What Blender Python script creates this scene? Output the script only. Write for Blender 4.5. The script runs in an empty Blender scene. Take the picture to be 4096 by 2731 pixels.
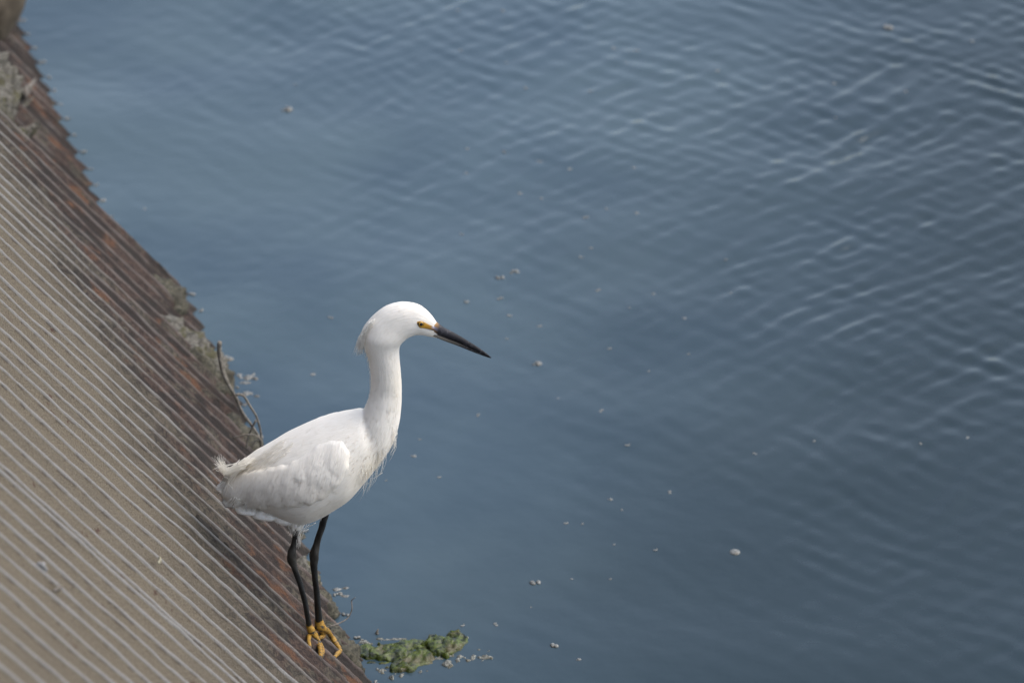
import bpy, math, random
import numpy as np
from mathutils import Vector, noise
from mathutils.bvhtree import BVHTree
random.seed(7); rng = np.random.default_rng(7)
S = bpy.context.scene
COL = S.collection
# ------------------------------------------------------------------ camera
H = 3.2                                   # lens height above the water
PITCH = math.radians(30); FPX = 17000.0   # focal length in photo pixels (4096 wide)
cam_d = bpy.data.cameras.new('camera'); cam = bpy.data.objects.new('camera', cam_d); COL.objects.link(cam)
cam.location = (0, 0, H); cam.rotation_euler = (math.radians(60), 0, 0)
cam_d.sensor_width = 36; cam_d.lens = 36*FPX/4096
cam_d.clip_start = .1; cam_d.clip_end = 3000
cam_d.dof.use_dof = True; cam_d.dof.focus_distance = 5.42; cam_d.dof.aperture_fstop = 5.6
S.camera = cam
# ------------------------------------------------------------------ sky, sun
SUN_EL, SUN_AZ = math.radians(54), math.radians(84)    # azimuth measured from +Y (view direction) towards +X
w = bpy.data.worlds.new('World'); S.world = w; w.use_nodes = True
nt = w.node_tree; bg = nt.nodes['Background']
sky = nt.nodes.new('ShaderNodeTexSky'); sky.sky_type = 'NISHITA'; sky.sun_disc = False
sky.sun_elevation = SUN_EL; sky.sun_rotation = SUN_AZ; sky.dust_density = 2.5; sky.air_density = 1.0; sky.ozone_density = 1.0
hs = nt.nodes.new('ShaderNodeHueSaturation'); hs.inputs['Saturation'].default_value = .70     # thin overcast: a milkier blue
nt.links.new(sky.outputs[0], hs.inputs['Color']); nt.links.new(hs.outputs[0], bg.inputs[0]); bg.inputs[1].default_value = .15
sd = bpy.data.lights.new('sun', 'SUN'); so = bpy.data.objects.new('sun', sd); COL.objects.link(so)
sd.energy = 1.1; sd.angle = math.radians(70); sd.color = (1, .94, .84)
sdir = Vector((math.sin(SUN_AZ)*math.cos(SUN_EL), math.cos(SUN_AZ)*math.cos(SUN_EL), math.sin(SUN_EL)))
so.rotation_euler = sdir.to_track_quat('Z', 'Y').to_euler(); so.location = (3, 8, 8)
S.view_settings.view_transform = 'Standard'; S.view_settings.look = 'None'
S.view_settings.exposure = 1.0; S.view_settings.gamma = 1
# ------------------------------------------------------------------ helpers
CP, SP = math.cos(PITCH), math.sin(PITCH)
CAM = np.array([0, 0, H])
def ray(x, y):
    r = (x-2048)/FPX; u = -(y-1365.5)/FPX
    return np.array([r, CP+u*SP, -SP+u*CP])
def on_y(x, y, Y):                        # where the sight line of a photo point meets the upright plane at distance Y
    d = ray(x, y); return CAM + d*(Y/d[1])
def on_water(x, y, z=0.0):
    d = ray(x, y); return CAM + d*((z-H)/d[2])
# slope: w_ along the waterline (away), u_ up the fall line, n_ outward
wv = np.array([-.28427, .95874, 0.]); uv_ = np.array([-.58762, -.17423, .79016]); nv = np.array([.75756, .22462, .61290])
P0 = np.array([-.45313, 5.54256, 0.0]); PITCHW = .053967; OFF = .14443
def slope(a, b, h=0.0): return P0 + wv*a + uv_*b + nv*h
def on_slope(x, y, h=0.0):
    d = ray(x, y); p = P0 + nv*h
    return CAM + d*(((p-CAM)@nv)/(d@nv))
def ab(p): q = np.asarray(p)-P0; return q@wv, q@uv_
MATS = {}
class NB:
    """small node builder"""
    def __init__(s, name):
        s.m = bpy.data.materials.new(name); s.m.use_nodes = True; s.t = s.m.node_tree; s.N = s.t.nodes
        s.b = s.N['Principled BSDF']; MATS[name] = s.m
    def link(s, a, b): s.t.links.new(a, b)
    def val(s, x, sock):
        if isinstance(x, (int, float)): sock.default_value = x
        elif isinstance(x, (tuple, list)): sock.default_value = (*x, 1) if len(x) == 3 and sock.type == 'RGBA' else x
        else: s.link(x, sock)
    def math(s, op, a, b=0.0, c=None, clamp=False):
        n = s.N.new('ShaderNodeMath'); n.operation = op; n.use_clamp = clamp
        s.val(a, n.inputs[0]); s.val(b, n.inputs[1])
        if c is not None: s.val(c, n.inputs[2])
        return n.outputs[0]
    def mix(s, f, a, b, mode='MIX'):
        n = s.N.new('ShaderNodeMix'); n.data_type = 'RGBA'; n.blend_type = mode
        s.val(f, n.inputs[0]); s.val(a, n.inputs[6]); s.val(b, n.inputs[7]); return n.outputs[2]
    def ramp(s, f, lo, hi):
        n = s.N.new('ShaderNodeMapRange'); n.interpolation_type = 'SMOOTHSTEP'
        s.val(f, n.inputs[0]); n.inputs[1].default_value = lo; n.inputs[2].default_value = hi; return n.outputs[0]
    def noise(s, vec, scale, detail=3, rough=.55, dist=0.0):
        n = s.N.new('ShaderNodeTexNoise'); n.inputs['Scale'].default_value = scale; n.inputs['Detail'].default_value = detail
        n.inputs['Roughness'].default_value = rough; n.inputs['Distortion'].default_value = dist
        if vec is not None: s.link(vec, n.inputs['Vector'])
        return n.outputs[0]
    def uv(s, scale=(1, 1, 1), src='UV'):
        t = s.N.new('ShaderNodeTexCoord'); m = s.N.new('ShaderNodeMapping'); m.inputs['Scale'].default_value = scale
        s.link(t.outputs[src], m.inputs[0]); return m.outputs[0]
    def attr(s, name):
        n = s.N.new('ShaderNodeAttribute'); n.attribute_name = name; return n
    def bump(s, h, dist, strength=1.0):
        n = s.N.new('ShaderNodeBump'); n.inputs['Distance'].default_value = dist; n.inputs['Strength'].default_value = strength
        s.link(h, n.inputs['Height']); s.link(n.outputs[0], s.b.inputs['Normal'])
    def set(s, col=None, rough=.6, spec=.5, sss=None, coat=None):
        if col is not None: s.val(col, s.b.inputs['Base Color'])
        s.val(rough, s.b.inputs['Roughness']); s.b.inputs['Specular IOR Level'].default_value = spec
        if sss: s.b.inputs['Subsurface Weight'].default_value = sss[0]; s.b.inputs['Subsurface Radius'].default_value = sss[1]; s.b.inputs['Subsurface Scale'].default_value = sss[2]
        if coat: s.b.inputs['Coat Weight'].default_value = coat
        return s.m
def mesh_obj(name, verts, faces, mat=None, parent=None, smooth=True, uvs=None, cols=None, floats=None):
    me = bpy.data.meshes.new(name)
    verts = np.asarray(verts, dtype=np.float32)
    if isinstance(faces, np.ndarray):
        nf, k = faces.shape
        me.vertices.add(len(verts)); me.vertices.foreach_set('co', verts.ravel())
        me.loops.add(nf*k); me.loops.foreach_set('vertex_index', faces.ravel().astype(np.int32))
        me.polygons.add(nf); me.polygons.foreach_set('loop_start', np.arange(0, nf*k, k, dtype=np.int32))
        me.update(calc_edges=True)
    else:
        me.from_pydata([tuple(map(float, v)) for v in verts], [], faces)
    me.polygons.foreach_set('use_smooth', np.full(len(me.polygons), smooth))
    if uvs is not None:
        li = np.zeros(len(me.loops), dtype=np.int32); me.loops.foreach_get('vertex_index', li)
        l = me.uv_layers.new(name='UVMap'); l.data.foreach_set('uv', np.asarray(uvs, dtype=np.float32)[li].ravel())
    if cols is not None:
        a = me.color_attributes.new('tint', 'FLOAT_COLOR', 'POINT'); c = np.ones((len(verts), 4), np.float32); c[:, :3] = cols
        a.data.foreach_set('color', c.ravel())
    for k_, v_ in (floats or {}).items():
        a = me.attributes.new(k_, 'FLOAT', 'POINT'); a.data.foreach_set('value', np.asarray(v_, dtype=np.float32))
    me.validate()
    if mat: me.materials.append(mat)
    o = bpy.data.objects.new(name, me); COL.objects.link(o)
    if parent: o.parent = parent
    return o
def tag(o, label=None, cat=None, group=None, kind=None):
    if label: o['label'] = label
    if cat: o['category'] = cat
    if group: o['group'] = group
    if kind: o['kind'] = kind
    return o
def empty(name, loc):
    o = bpy.data.objects.new(name, None); COL.objects.link(o); o.location = tuple(loc); o.empty_display_size = .05; return o
def part(name, verts, faces, mat, root, **k):      # world-space vertices under a root Empty that is only translated
    off = np.array(root.matrix_world.translation if False else root.location)
    p = root
    while p.parent: p = p.parent; off = off + np.array(p.location)
    return mesh_obj(name, np.asarray(verts)-off, faces, mat, root, **k)
def grid_faces(nu, nv_, wrap=False):
    i = np.arange(nu-1)[:, None]; j = np.arange(nv_ if wrap else nv_-1)[None]
    j2 = (j+1) % nv_
    return np.stack([i*nv_+j, i*nv_+j2, (i+1)*nv_+j2, (i+1)*nv_+j], -1).reshape(-1, 4)
def vnoise(p, sc=1.0, seed=0): return noise.noise(Vector((p[0]*sc+seed*17.3, p[1]*sc-seed*9.1, p[2]*sc+seed*3.7)))
def fbm2(x, y, seed=0, octaves=4):
    """vectorised smooth value noise"""
    out = np.zeros_like(x, dtype=float); amp = 1.; r = np.random.default_rng(1000+seed)
    for o in range(octaves):
        T = r.standard_normal((64, 64)); xs = x*2**o; ys = y*2**o
        xi = np.floor(xs).astype(int); yi = np.floor(ys).astype(int); fx = xs-xi; fy = ys-yi
        fx = fx*fx*(3-2*fx); fy = fy*fy*(3-2*fy)
        g = lambda a, b: T[a % 64, b % 64]
        out += amp*((g(xi, yi)*(1-fx)+g(xi+1, yi)*fx)*(1-fy)+(g(xi, yi+1)*(1-fx)+g(xi+1, yi+1)*fx)*fy); amp *= .5
    return out/1.5
def catmull(P, n):
    P = np.asarray(P, float); P = np.vstack([2*P[0]-P[1], P, 2*P[-1]-P[-2]]); out = []
    m = len(P)-3; ts = np.linspace(0, m, n)
    for t in ts:
        k = min(int(t), m-1); f = t-k; a, b, c, d = P[k:k+4]
        out.append(.5*((2*b)+(-a+c)*f+(2*a-5*b+4*c-d)*f*f+(-a+3*b-3*c+d)*f**3))
    return np.array(out)
def tube(path, radii, seg=10, n=None, flat=1.0, bumps=None):
    """closed tapered tube; path (k,3) radii (k,)"""
    D = np.hstack([np.asarray(path, float), np.asarray(radii, float)[:, None]])
    if n: D = catmull(D, n)
    P = D[:, :3]; R = np.maximum(D[:, 3], 1e-5)
    T = np.gradient(P, axis=0); T /= np.linalg.norm(T, axis=1)[:, None]+1e-12
    ref = np.array([0, 1., 0.]) if abs(T[:, 1]).mean() < .8 else np.array([1., 0, 0])
    V = []
    for k in range(len(P)):
        a = np.cross(T[k], ref); a /= np.linalg.norm(a); b = np.cross(T[k], a)
        for j in range(seg):
            th = 2*math.pi*j/seg; r = R[k]
            if bumps: r = r*(1+bumps(k/(len(P)-1), th))
            V.append(P[k]+a*math.cos(th)*r+b*math.sin(th)*r*flat)
    F = grid_faces(len(P), seg, True).tolist()
    F.append(list(range(seg))[::-1]); F.append([(len(P)-1)*seg+j for j in range(seg)])
    return V, F
class Join:
    def __init__(s): s.V = []; s.F = []
    def add(s, VF):
        o = len(s.V); s.V += [tuple(v) for v in VF[0]]; s.F += [[i+o for i in f] for f in VF[1]]
# ------------------------------------------------------------------ materials
def crusty(name, a, b, c, sc=160, rough=.8, bump=.002):
    m = NB(name); t = m.uv(src='Object')
    n = m.noise(t, sc, 4, .65); n2 = m.noise(t, sc*.3, 3, .6)
    col = m.mix(m.ramp(n, .35, .62), a, b); col = m.mix(m.ramp(n2, .50, .66), col, c)
    m.set(col, rough, .4); m.bump(n, bump, 1.0); return m.m
m = NB('water'); t = m.uv(src='Object')
n1 = m.noise(t, 2.2, 3, .5); col = m.mix(m.ramp(n1, .3, .7), (.033, .058, .079), (.056, .087, .106))
sp = m.N.new('ShaderNodeSeparateXYZ'); m.link(t, sp.inputs[0])      # dark reflection and vignette painted into the base colour, rightwards and nearer
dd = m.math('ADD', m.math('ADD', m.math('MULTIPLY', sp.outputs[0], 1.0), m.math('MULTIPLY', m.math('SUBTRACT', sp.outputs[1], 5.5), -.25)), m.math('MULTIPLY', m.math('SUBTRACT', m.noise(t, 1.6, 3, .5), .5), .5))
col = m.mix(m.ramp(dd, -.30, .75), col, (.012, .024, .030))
m.set(col, .06, .5); m.b.inputs['IOR'].default_value = 1.40
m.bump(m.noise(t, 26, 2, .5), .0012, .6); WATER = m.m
def sheet_mat(name, bias):
    m = NB(name); u = m.uv(); sep = m.N.new('ShaderNodeSeparateXYZ'); m.link(u, sep.inputs[0])
    b = sep.outputs[1]; cr = m.attr('crest').outputs['Fac']
    big = m.noise(u, 7, 4, .6); mid = m.noise(m.uv((1, .35, 1)), 45, 4, .6); fine = m.noise(u, 420, 3, .7); fib = m.noise(m.uv((1, .5, 1)), 160, 4, .7, 1.5)
    bb = m.math('ADD', m.math('ADD', b, m.math('MULTIPLY', m.math('SUBTRACT', big, .5), .45)), m.math('MULTIPLY', m.math('SUBTRACT', mid, .5), .16))
    bb = m.math('ADD', bb, bias)
    rid = m.attr('rid').outputs['Fac']
    bb = m.math('ADD', bb, m.math('MULTIPLY', m.math('SUBTRACT', rid, .5), .07))
    bb = m.math('SUBTRACT', bb, m.math('MULTIPLY', m.ramp(sep.outputs[0], -1.0, .15), .17))
    beige = m.mix(m.ramp(fine, .3, .7), (.090, .073, .050), (.148, .124, .090))
    beige = m.mix(m.ramp(big, .35, .7), beige, m.mix(m.ramp(fine, .3, .7), (.082, .068, .048), (.132, .111, .082)))
    beige = m.mix(m.math('MULTIPLY', m.ramp(fib, .62, .72), .6), beige, (.040, .034, .027))
    spots = m.ramp(m.noise(m.uv((1, .6, 1)), 62, 3, .6), .63, .67)
    dens = m.ramp(m.noise(u, 6.5, 2), .47, .62)
    beige = m.mix(m.math('MULTIPLY', m.math('MULTIPLY', spots, dens), .8), beige, (.045, .017, .011))
    grey = m.mix(m.ramp(fib, .35, .65), (.016, .0135, .010), (.080, .066, .049))
    maroon = m.mix(m.ramp(fib, .35, .62), (.015, .008, .0065), (.058, .036, .027))
    orange = m.mix(m.ramp(fine, .3, .7), (.060, .025, .011), (.135, .058, .024))
    on = m.math('MULTIPLY', m.ramp(m.noise(m.uv((1, .3, 1)), 34, 3, .6), .52, .62), m.ramp(bb, .42, .30))
    maroon = m.mix(m.math('MULTIPLY', on, .8), maroon, orange)
    patch = m.ramp(m.noise(m.uv((1, .45, 1)), 22, 4, .65), .50, .58)
    low = m.mix(patch, maroon, grey)
    blk = m.ramp(m.math('ADD', m.noise(m.uv((1.2, .3, 1)), 30, 4, .65), m.math('MULTIPLY', rid, .16)), .57, .63)
    low = m.mix(m.math('MULTIPLY', blk, .85), low, (.010, .007, .006))
    c = m.mix(m.ramp(bb, .20, .33), low, m.mix(m.ramp(bb, .26, .52), grey, beige))
    # dirt gathered against the crests
    ring = m.math('MULTIPLY', m.ramp(cr, .02, .25), m.ramp(m.noise(m.uv((1, .5, 1)), 75, 4, .65), .50, .60))
    c = m.mix(m.math('MULTIPLY', ring, .75), c, (.030, .020, .015))
    # worn pale crests
    pale = m.mix(m.ramp(bb, .08, .36), m.mix(m.ramp(mid, .4, .6), (.115, .088, .080), (.185, .160, .148)), (.208, .204, .196))
    f = m.math('MULTIPLY', m.ramp(cr, .25, .7), m.ramp(m.noise(u, 300, 3, .7), .20, .42))
    f = m.math('MULTIPLY', f, m.math('ADD', m.math('MULTIPLY', m.ramp(bb, .12, .42), .45), .5))
    f = m.math('MULTIPLY', f, m.ramp(m.math('ADD', m.noise(m.uv((3, .25, 1)), 30, 3, .6), m.math('MULTIPLY', bb, .5)), .38, .52))
    c = m.mix(f, c, pale)
    wet = m.ramp(b, .035, .0)
    c = m.mix(m.math('MULTIPLY', wet, .6), c, (.02, .018, .014))
    m.set(c, .72, .35)
    m.bump(m.math('ADD', m.math('MULTIPLY', fib, .8), fine), .0022, 1.0)
    return m.m
SHEET = sheet_mat('weathered_sheet', 0.0)
SHEET_FAR = sheet_mat('rusty_sheet', -.10)
DEBRIS = crusty('algae_crust', (.016, .016, .010), (.075, .068, .047), (.034, .030, .020))
DEBRIS2 = crusty('grey_crust', (.032, .029, .022), (.130, .122, .104), (.052, .048, .022))
ALGAE = crusty('green_algae', (.003, .007, .001), (.062, .084, .008), (.050, .043, .012), 110, .30, .003)
FOAMRAFT = crusty('old_foam', (.055, .055, .045), (.22, .225, .20), (.09, .085, .06), 260, .5, .002)
FOAM = crusty('foam', (.085, .085, .078), (.20, .205, .195), (.10, .092, .075), 300, .35, .001)
MUD = crusty('dark_crust', (.010, .008, .006), (.024, .020, .015), (.014, .011, .008), 220, 1.0)
BOULDER = crusty('tan_stone', (.060, .046, .030), (.100, .080, .056), (.052, .040, .026), 30)
TWIG = crusty('dry_twig', (.095, .085, .068), (.20, .18, .15), (.12, .10, .08), 200)
CHIP = crusty('pale_chip', (.19, .19, .19), (.30, .30, .295), (.22, .22, .215), 200)
CHIPY = crusty('cream_chip', (.20, .185, .13), (.30, .28, .20), (.24, .22, .16), 200)
CHIPT = crusty('tan_chip', (.10, .085, .07), (.17, .15, .13), (.11, .095, .08), 200)
# plumage: tint carried on the vertices (white to cream, shade greyed in low at the rear), barbs as fine stretched relief
def feather(name, sx, sy, dist, strength=.5):
    m = NB(name); c = m.attr('tint').outputs['Color']; u = m.uv((sx, sy, 1))
    n = m.noise(u, 1.0, 3, .6, .4); n2 = m.noise(m.uv((sx*.28, sy*.4, 1)), 1.0, 2, .5)
    col = m.mix(m.ramp(n, .25, .75), m.mix(1.0, c, (.92, .91, .89), 'MULTIPLY'), c)
    m.set(col, .75, .2, (.12, (.006, .005, .004), 1.0)); m.b.inputs['Sheen Weight'].default_value = .15
    m.bump(m.math('ADD', n, m.math('MULTIPLY', n2, 1.5)), dist, strength); return m.m
PLUM = feather('plumage', 700, 80, .0010, .35)
WINGM = feather('wing_plumage', 900, 90, .0009, .5)
m = NB('fine_plume'); tc = m.attr('tint').outputs['Color']; d1 = m.N.new('ShaderNodeBsdfDiffuse'); d2 = m.N.new('ShaderNodeBsdfTranslucent'); mx_ = m.N.new('ShaderNodeMixShader')
m.link(tc, d1.inputs[0]); m.link(tc, d2.inputs[0]); mx_.inputs[0].default_value = .6; m.link(d1.outputs[0], mx_.inputs[1]); m.link(d2.outputs[0], mx_.inputs[2]); m.link(mx_.outputs[0], m.N['Material Output'].inputs[0]); PLUME = m.m
m = NB('bill_horn'); t = m.uv(src='Object'); n = m.noise(t, 260, 4, .7); bc = m.attr('tint').outputs['Color']
col = m.mix(m.ramp(n, .55, .75), bc, m.mix(.35, bc, (.30, .29, .33))); m.set(col, .55, .22); m.bump(n, .0009, .8); BILL = m.m
m = NB('facial_skin'); n = m.noise(m.uv(src='Object'), 500, 3); bc = m.attr('tint').outputs['Color']; m.set(bc, .5, .4); m.bump(n, .0003, .5); SKIN = m.m
m = NB('iris'); m.set((.62, .33, .02), .12, .6, coat=.6); IRIS = m.m
m = NB('pupil'); m.set((.003, .003, .003), .12, .3, coat=.2); PUPIL = m.m
m = NB('eyelid'); m.set((.035, .022, .012), .4, .4); LID = m.m
m = NB('leg_scales'); t = m.uv(src='Object'); n = m.noise(t, 330, 4, .7); bc = m.attr('tint').outputs['Color']
col = m.mix(m.ramp(n, .5, .72), bc, m.mix(.35, bc, (.05, .047, .04))); m.set(col, .42, .45); m.bump(n, .0008, .7); LEGM = m.m
m = NB('foot_skin'); t = m.uv(src='Object'); n = m.noise(t, 420, 4, .7); n3 = m.noise(t, 190, 3, .6)
col = m.mix(m.ramp(n, .35, .65), (.23, .118, .012), (.40, .23, .034)); col = m.mix(m.ramp(n3, .55, .61), col, (.045, .04, .03)); m.set(col, .5, .4)
m.bump(m.noise(m.uv((1, 1, 3), 'Object'), 420, 2), .001, .8); FOOT = m.m
m = NB('claw'); m.set((.02, .017, .014), .35, .5); CLAW = m.m
# ------------------------------------------------------------------ water
def axis(lo, hi, a, b, step, far):
    core = np.arange(a, b+1e-9, step); g = []
    x = b; d = step
    while x < hi: d *= 1.35; x += d; g.append(min(x, hi))
    l = []; x = a; d = step
    while x > lo: d *= 1.35; x -= d; l.append(max(x, lo))
    return np.array(sorted(set(l))+list(core)+sorted(set(g)))
gx = axis(-900, 900, -.95, 1.15, .0062, 0); gy = axis(-20, 1500, 4.1, 7.9, .0072, 0)
X, Y = np.meshgrid(gx, gy, indexing='ij')
r_ = np.random.default_rng(11)
Z = np.zeros_like(X)
wx_ = X + .03*fbm2(X*1.7, Y*1.7, 1, 2); wy_ = Y + .03*fbm2(X*1.7, Y*1.7, 2, 2)
ss = lambda t: np.clip(t, 0, 1)**2*(3-2*np.clip(t, 0, 1))
# chop grows towards the far right (wind comes from there)
chop = ss((X*.75+(Y-5.9)*.35+.38)/.95)*(.65+.35*ss((Y-4.7)/1.2))
calm = .48+.52*ss((Y-5.0+X*.25)/1.3)*ss((X+1.0)/1.0)
patch1 = np.clip(.85+.40*fbm2(X*2.2, Y*1.6, 5, 3), .1, 2)
def waves(n, ang, spread, l0, l1, amp, seed):
    r = np.random.default_rng(seed); out = np.zeros_like(X)
    for k in range(n):
        a = math.radians(ang + r.normal()*spread); L = l0*(l1/l0)**r.random(); kk = 2*math.pi/L
        out += np.sin(kk*(wx_*math.cos(a)+wy_*math.sin(a))+r.random()*6.283)*amp/kk*(.6+.8*r.random())
    return out/math.sqrt(n)
Z += waves(40, 137, 11, .030, .070, .215, 21)*chop*patch1
Z += waves(24, 48, 12, .030, .060, .085, 22)*chop*np.clip(.8+.6*fbm2(X*2.5, Y*2, 6, 3), .1, 2)
Z += waves(16, 110, 30, .018, .040, .022, 23)*chop**2*patch1
Z += waves(24, 54, 9, .030, .065, .042, 24)*(.55+.45*patch1)*calm
Z += waves(24, 130, 9, .030, .065, .042, 25)*np.clip(.7+.5*fbm2(X*1.8, Y*1.3, 8, 3), .1, 2)*calm
Z += waves(14, 92, 14, .20, .70, .026, 26)
Z += waves(10, 88, 8, .030, .05, .014, 27)*ss((.0-X)/.5)
fade = ss((np.minimum(np.minimum(X+1.6, 1.9-X), np.minimum(Y-3.5, 9.5-Y)))/.8)
Z *= fade
def wz(x, y):      # height of the water surface at a point
    return float(Z[min(np.searchsorted(gx, x), len(gx)-1), min(np.searchsorted(gy, y), len(gy)-1)])
V = np.stack([X, Y, Z], -1).reshape(-1, 3)
F = grid_faces(len(gx), len(gy))[:, ::-1]
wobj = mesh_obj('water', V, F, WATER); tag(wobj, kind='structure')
# ------------------------------------------------------------------ corrugated sheets on the slope
RR = {0:.1,1:.14,2:.1,3:-.05,4:-.14,5:-.17,6:-.17,7:-.12,8:-.02,9:.10,10:.16,11:.14,12:.14,13:.11,14:.04,15:-.04,16:0,17:.06,18:.02,19:-.03,20:.0,21:.12,22:.2,23:.08,24:.0,25:-.15,26:-.22,27:-.24,28:-.24}
def crest_pos(i, rr): return OFF + PITCHW*(rr-i)
def sheet(name, crests, a_lo, a_hi, b_lo, b_hi, h0, mat, seed, parent=None, db=.006, jit=.0004, skirt=None):
    nb = int((b_hi-b_lo)/db)+1; bs = np.linspace(b_lo, b_hi, nb)
    crests = sorted(crests); A = []
    lo = [a_lo]+crests; 
    offs = np.array([-.5, -.42, -.32, -.22, -.15, -.10, -.078, -.062, -.050, -.040, -.030, -.015, .0, .015, .030, .042, .055, .08, .12, .20, .32, .42])
    for k, c in enumerate(crests):
        A += list(c+offs*PITCHW)
    A = sorted([a for a in A if a_lo <= a <= a_hi]+[a_lo, a_hi]); 
    A2 = [A[0]]
    for a in A[1:]:
        if a-A2[-1] > .0004: A2.append(a)
    A = np.array(A2); cr = np.array(crests)
    AA, BB = np.meshgrid(A, bs, indexing='ij')
    ci = np.abs(A[:, None]-cr[None]).argmin(1)
    d = (AA-cr[ci][:, None])/(PITCHW*.5)
    side = np.where(d > 0, 1, 0)
    # camera-facing side (d<0) is a long flank, the far side falls more steeply
    x = np.abs(d)
    flank = np.clip((x-.09)/.91, 0, 1)
    h = -.0165*np.where(d < 0, flank**.9, np.clip((x-.08)/.6, 0, 1))
    lip = np.exp(-(d/.09)**4)
    h += .0022*lip
    wob = fbm2(ci[:, None]*5.3+BB*0+.5, BB*11+seed*3, seed, 5)
    lipn = fbm2(ci[:, None]*7.7+.5+BB*0, BB*60, seed+1, 3)
    h += lipn*.0003*lip + fbm2(AA*60, BB*14, seed+2, 4)*.0009 + fbm2(AA*6, BB*3, seed+3, 2)*.0005
    # corroded low edge
    rough = ss((.22-BB)/.22)
    h += rough*(fbm2(AA*110, BB*40, seed+4, 4)*.0017)
    AW = AA + wob*jit*(1+rough*.6)
    if skirt: h = h - skirt*ss((AA-skirt_from)/.02) if False else h
    Pn = P0 + AW[..., None]*wv + BB[..., None]*uv_ + (h+h0)[..., None]*nv
    V = Pn.reshape(-1, 3); n = len(V)
    V2 = V - nv*.0035
    F = grid_faces(len(A), nb)
    F2 = F[:, ::-1]+n
    na = len(A); edge = []
    def strip(idx):
        for p, q in zip(idx[:-1], idx[1:]): edge.append([p, q, q+n, p+n])
    strip([j for j in range(nb)][::-1]); strip([(na-1)*nb+j for j in range(nb)])
    strip([i*nb for i in range(na)]); strip([i*nb+nb-1 for i in range(na)][::-1])
    Fall = np.vstack([F, F2, np.array(edge)])
    uvs = np.stack([AW, BB], -1).reshape(-1, 2)*1.0; uvs = np.vstack([uvs, uvs])
    crest = np.exp(-np.abs(d/(.12+.01*wob))**2.5).reshape(-1); crest = np.concatenate([crest, crest])
    return mesh_obj(name, np.vstack([V, V2]), Fall, mat, None, uvs=uvs, floats={'crest': crest, 'rid': np.tile(np.repeat(np.random.default_rng(seed).random(len(cr))[ci], nb), 2)})
c1 = [crest_pos(i, RR[i]) for i in range(0, 29)]
s1 = sheet('corrugated_sheet', c1, c1[28]-.024, c1[0]+.020, -.22, 1.5, 0.0, SHEET, 3)
tag(s1, 'middle corrugated sheet with rust-red lower edge on which the white bird stands', 'corrugated sheet', 'corrugated sheets facing the slope')
c2 = [crest_pos(28.5+k, rr) for k, rr in zip(range(0, 46), [-.28,-.16,-.16,-.06,.0,.14,.16,.25,.23,.2,.2,.25]+[.25]*40)]
s2 = sheet('corrugated_sheet', c2, c2[-1]-.02, c2[0]+.006, -.22, 1.5, .002, SHEET, 4)
tag(s2, 'clean beige corrugated sheet lapped over its neighbour along a doubled ridge at the lower left', 'corrugated sheet', 'corrugated sheets facing the slope')
c3 = [.150+.0575*k for k in range(0, 60)]
s3 = sheet('corrugated_sheet', c3, .10, c3[-1]+.02, -.25, 1.6, -.055, SHEET_FAR, 5)
tag(s3, 'sunken dark brown corrugated sheet at the upper left with debris-covered ragged edge', 'corrugated sheet', 'corrugated sheets facing the slope')
# edge plate closing the step between the middle sheet and the sunken one
bs = np.linspace(-.2, 1.5, 160)
A0 = c1[0]+.0205
top = np.array([slope(A0+fbm2(np.array([b*6]), np.array([3.]), 3, 2)[0]*.001, b, -.0145) for b in bs]); bot = np.array([slope(A0+.006, b, -.07) for b in bs])
V = np.vstack([top, bot, top-wv*.003, bot-wv*.003]); nb = len(bs); F = []
for j in range(nb-1):
    F += [[j, j+1, nb+j+1, nb+j], [2*nb+j, 3*nb+j, 3*nb+j+1, 2*nb+j+1], [j, 2*nb+j, 2*nb+j+1, j+1], [nb+j, nb+j+1, 3*nb+j+1, 3*nb+j]]
uvs = np.array([[A0, b] for b in bs]*4)
off0 = np.array(s1.location)
e1 = mesh_obj('folded_edge', V, F, SHEET, s1, uvs=uvs, floats={'crest': np.zeros(len(V)), 'rid': np.full(len(V), .5)})
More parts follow.
